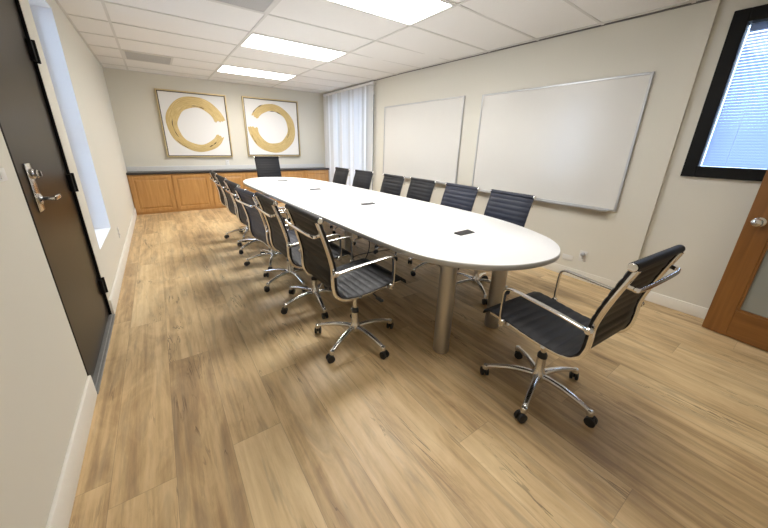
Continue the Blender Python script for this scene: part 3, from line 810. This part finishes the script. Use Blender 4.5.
    finish(bm, 'seat_spreader', M['castmetal'], root, 40)
    # mechanism
    bm = bmesh.new(); box(bm, -0.065, 0.065, -0.125, 0.125, 0.385, 0.424, 0.010, 2); finish(bm, 'tilt_mechanism', M['black'], root)
    bm = bmesh.new()
    sweep(bm, catmull([(0.06, 0.03, 0.402), (0.15, 0.035, 0.396), (0.21, 0.04, 0.384)], 5), ell(0.005, 0.005, 8)); box(bm, 0.20, 0.262, 0.028, 0.052, 0.372, 0.388, 0.005, 2)
    finish(bm, 'height_lever', M['black'], root)
    # gas lift
    bm = bmesh.new(); lathe(bm, (0, 0, 0), [(0.0135, 0.15), (0.0135, 0.388)], 18); gl = finish(bm, 'gas_lift', M['chrome'], root)
    bm = bmesh.new(); lathe(bm, (0, 0, 0), [(0.026, 0.222), (0.026, 0.240), (0.020, 0.252), (0.0145, 0.256)], 18); finish(bm, 'base_collar', M['black'], root)
    # star base
    hub = None
    bm = bmesh.new(); lathe(bm, (0, 0, 0), [(0.022, 0.066), (0.036, 0.072), (0.040, 0.095), (0.034, 0.128), (0.025, 0.150), (0.024, 0.222)], 20); finish(bm, 'base_hub', M['castmetal'], root)
    for k in range(5):
        a = 2 * PI * k / 5
        ca, sa = math.cos(a), math.sin(a)
        bm = bmesh.new()
        pp = [(0.025, 0.102), (0.07, 0.108), (0.14, 0.106), (0.21, 0.094), (0.262, 0.080), (0.285, 0.070)]
        pth = catmull([(r * ca, r * sa, z) for r, z in pp], 5)
        scl = [(1.0 - 0.35 * i / (len(pth) - 1), 1.0 - 0.40 * i / (len(pth) - 1)) for i in range(len(pth))]
        sweep(bm, pth, rrect(0.0195, 0.0165, .45, 3), (-sa, ca, 0), scl)
        lathe(bm, (0.283 * ca, 0.283 * sa, 0), [(0.013, 0.052), (0.0175, 0.056), (0.0175, 0.074), (0.014, 0.083), (0.006, 0.086)], 16)
        lg = finish(bm, 'base_leg', M['castmetal'], root, 40)
        bm = bmesh.new(); cc = a + 1.1 + k * 0.7; cx_, cy_ = 0.283 * ca, 0.283 * sa
        dx, dy = math.cos(cc), math.sin(cc); nx, ny = -dy, dx
        ox, oy = cx_ - dx * 0.012, cy_ - dy * 0.012
        tmp = bmesh.new()
        for w0, w1 in ((-0.024, -0.005), (0.005, 0.024)): lathe(tmp, (0, 0, 0), [(0.017, w0), (0.0255, w0 + 0.003), (0.0255, w1 - 0.003), (0.017, w1)], 20, 'x')
        box(tmp, -0.006, 0.006, -0.012, 0.018, -0.004, 0.026, 0.003, 1)
        mtx = Matrix.Translation((ox, oy, 0.0257)) @ Matrix.Rotation(cc - PI / 2, 4, 'Z')
        bmesh.ops.transform(tmp, matrix=mtx, verts=tmp.verts)
        me = bpy.data.meshes.new('t'); tmp.to_mesh(me); tmp.free(); bm.from_mesh(me); bpy.data.meshes.remove(me)
        finish(bm, 'caster', M['black'], lg)
    return root

BASE = {'base_hub', 'base_leg', 'base_collar'}
def is_base(o): return o.name.split('.')[0] in BASE
def dup(root):
    r = root.copy(); col.objects.link(r)
    for ch in list(root.children):
        c = ch.copy(); col.objects.link(c); c.parent = r
        for g in list(ch.children):
            d = g.copy(); col.objects.link(d); d.parent = c
    return r
def place(root, x, y, rz, base_deg, label, group, lift=0.0):
    root.location = (x, y, 0); root.rotation_euler = (0, 0, R(rz)); root['label'] = label
    if group: root['group'] = group
    for ch in root.children:
        if is_base(ch): ch.rotation_euler = (0, 0, R(base_deg - rz)); ch.location.z = 0
        else: ch.location.z = lift

proto = make_chair('office_chair')
protoN = make_chair('office_chair', vinyl='navy')
protoT = make_chair('office_chair', tall=True)
GL, GR = 'chairs along the left side of the table', 'chairs along the right side of the table'
left = [
    (1.465, 1.645, -89, 64, 'black ribbed chair with chrome arms, nearest in the left row beside the table'),
    (1.443, 2.300, -90, 45, 'black ribbed chair, second from the camera in the left row'),
    (1.415, 2.850, -84, 60, 'dark navy ribbed chair, third from the camera in the left row'),
    (1.430, 3.470, -87, 30, 'black ribbed chair, fourth from the camera in the left row'),
    (1.425, 4.090, -88, 66, 'black ribbed chair, second from the oak cabinets in the left row'),
    (1.430, 4.720, -90, 30, 'black ribbed chair nearest the oak cabinets in the left row'),
]
right = [
    (2.865, 1.700, 87, 20, 'N', 'dark navy ribbed chair nearest the camera in the right row, below the nearer whiteboard'),
    (2.860, 2.300, 88, 40, 'N', 'dark navy ribbed chair, second from the camera in the right row'),
    (2.880, 2.950, 88, 10, 'B', 'black ribbed chair, third from the camera in the right row'),
    (2.850, 3.500, 90, 30, 'B', 'black ribbed chair, fourth from the camera in the right row'),
    (2.850, 4.260, 95, 55, 'B', 'black ribbed chair in front of the vertical blind, nearer of the two'),
    (2.790, 4.910, 91, 0, 'B', 'black ribbed chair in front of the vertical blind, farther of the two'),
]
used = set()
def get(p):
    if p.name in used: return dup(p)
    used.add(p.name); return p
place(get(proto), 2.100, 0.648, -3.5, 53, 'black ribbed chair pulled up to the near rounded end of the table', None)
for x, y, rz, b, lb in left: place(get(protoN if 'third' in lb else proto), x, y, rz, b, lb, GL, 0.028 if 'nearest in' in lb else 0.012 if 'second from the camera' in lb else -0.008)
for x, y, rz, b, k, lb in right: place(get(protoN if k == 'N' else proto), x, y, rz, b, lb, GR, -0.015)
place(get(protoT), 2.26, 6.02, 180, 30, 'tall black ribbed chair at the far end of the table below the paintings', None)

# ------------------------------------------------------------------ light and camera
w = bpy.data.worlds.new('sky'); sc.world = w; w.use_nodes = True
bg = w.node_tree.nodes['Background']; bg.inputs[0].default_value = (0.62, 0.76, 1.0, 1); bg.inputs[1].default_value = 8.0

f_, yaw, pitch, roll, cx_, cz_, px, py = 306.6192, -0.6132, 0.3301, 0.0233, 0.501, 1.3346, 379.0498, 249.8735
fw = Vector((-math.sin(yaw) * math.cos(pitch), math.cos(yaw) * math.cos(pitch), -math.sin(pitch)))
rt0 = Vector((math.cos(yaw), math.sin(yaw), 0)); up0 = rt0.cross(fw)
rt = rt0 * math.cos(roll) + up0 * math.sin(roll); up = -rt0 * math.sin(roll) + up0 * math.cos(roll)
cam = bpy.data.cameras.new('camera'); co = bpy.data.objects.new('camera', cam); col.objects.link(co)
mw = Matrix((rt, up, -fw)).transposed().to_4x4(); mw.translation = (cx_, 0, cz_); co.matrix_world = mw
cam.sensor_width = 36; cam.sensor_fit = 'HORIZONTAL'; cam.lens = f_ * 36 / 768
cam.shift_x = (384 - px) / 768; cam.shift_y = (py - 264) / 768
cam.clip_start = 0.02
sc.camera = co
sc.view_settings.view_transform = 'Standard'
sc.view_settings.look = 'None'
sc.view_settings.exposure = 0.0
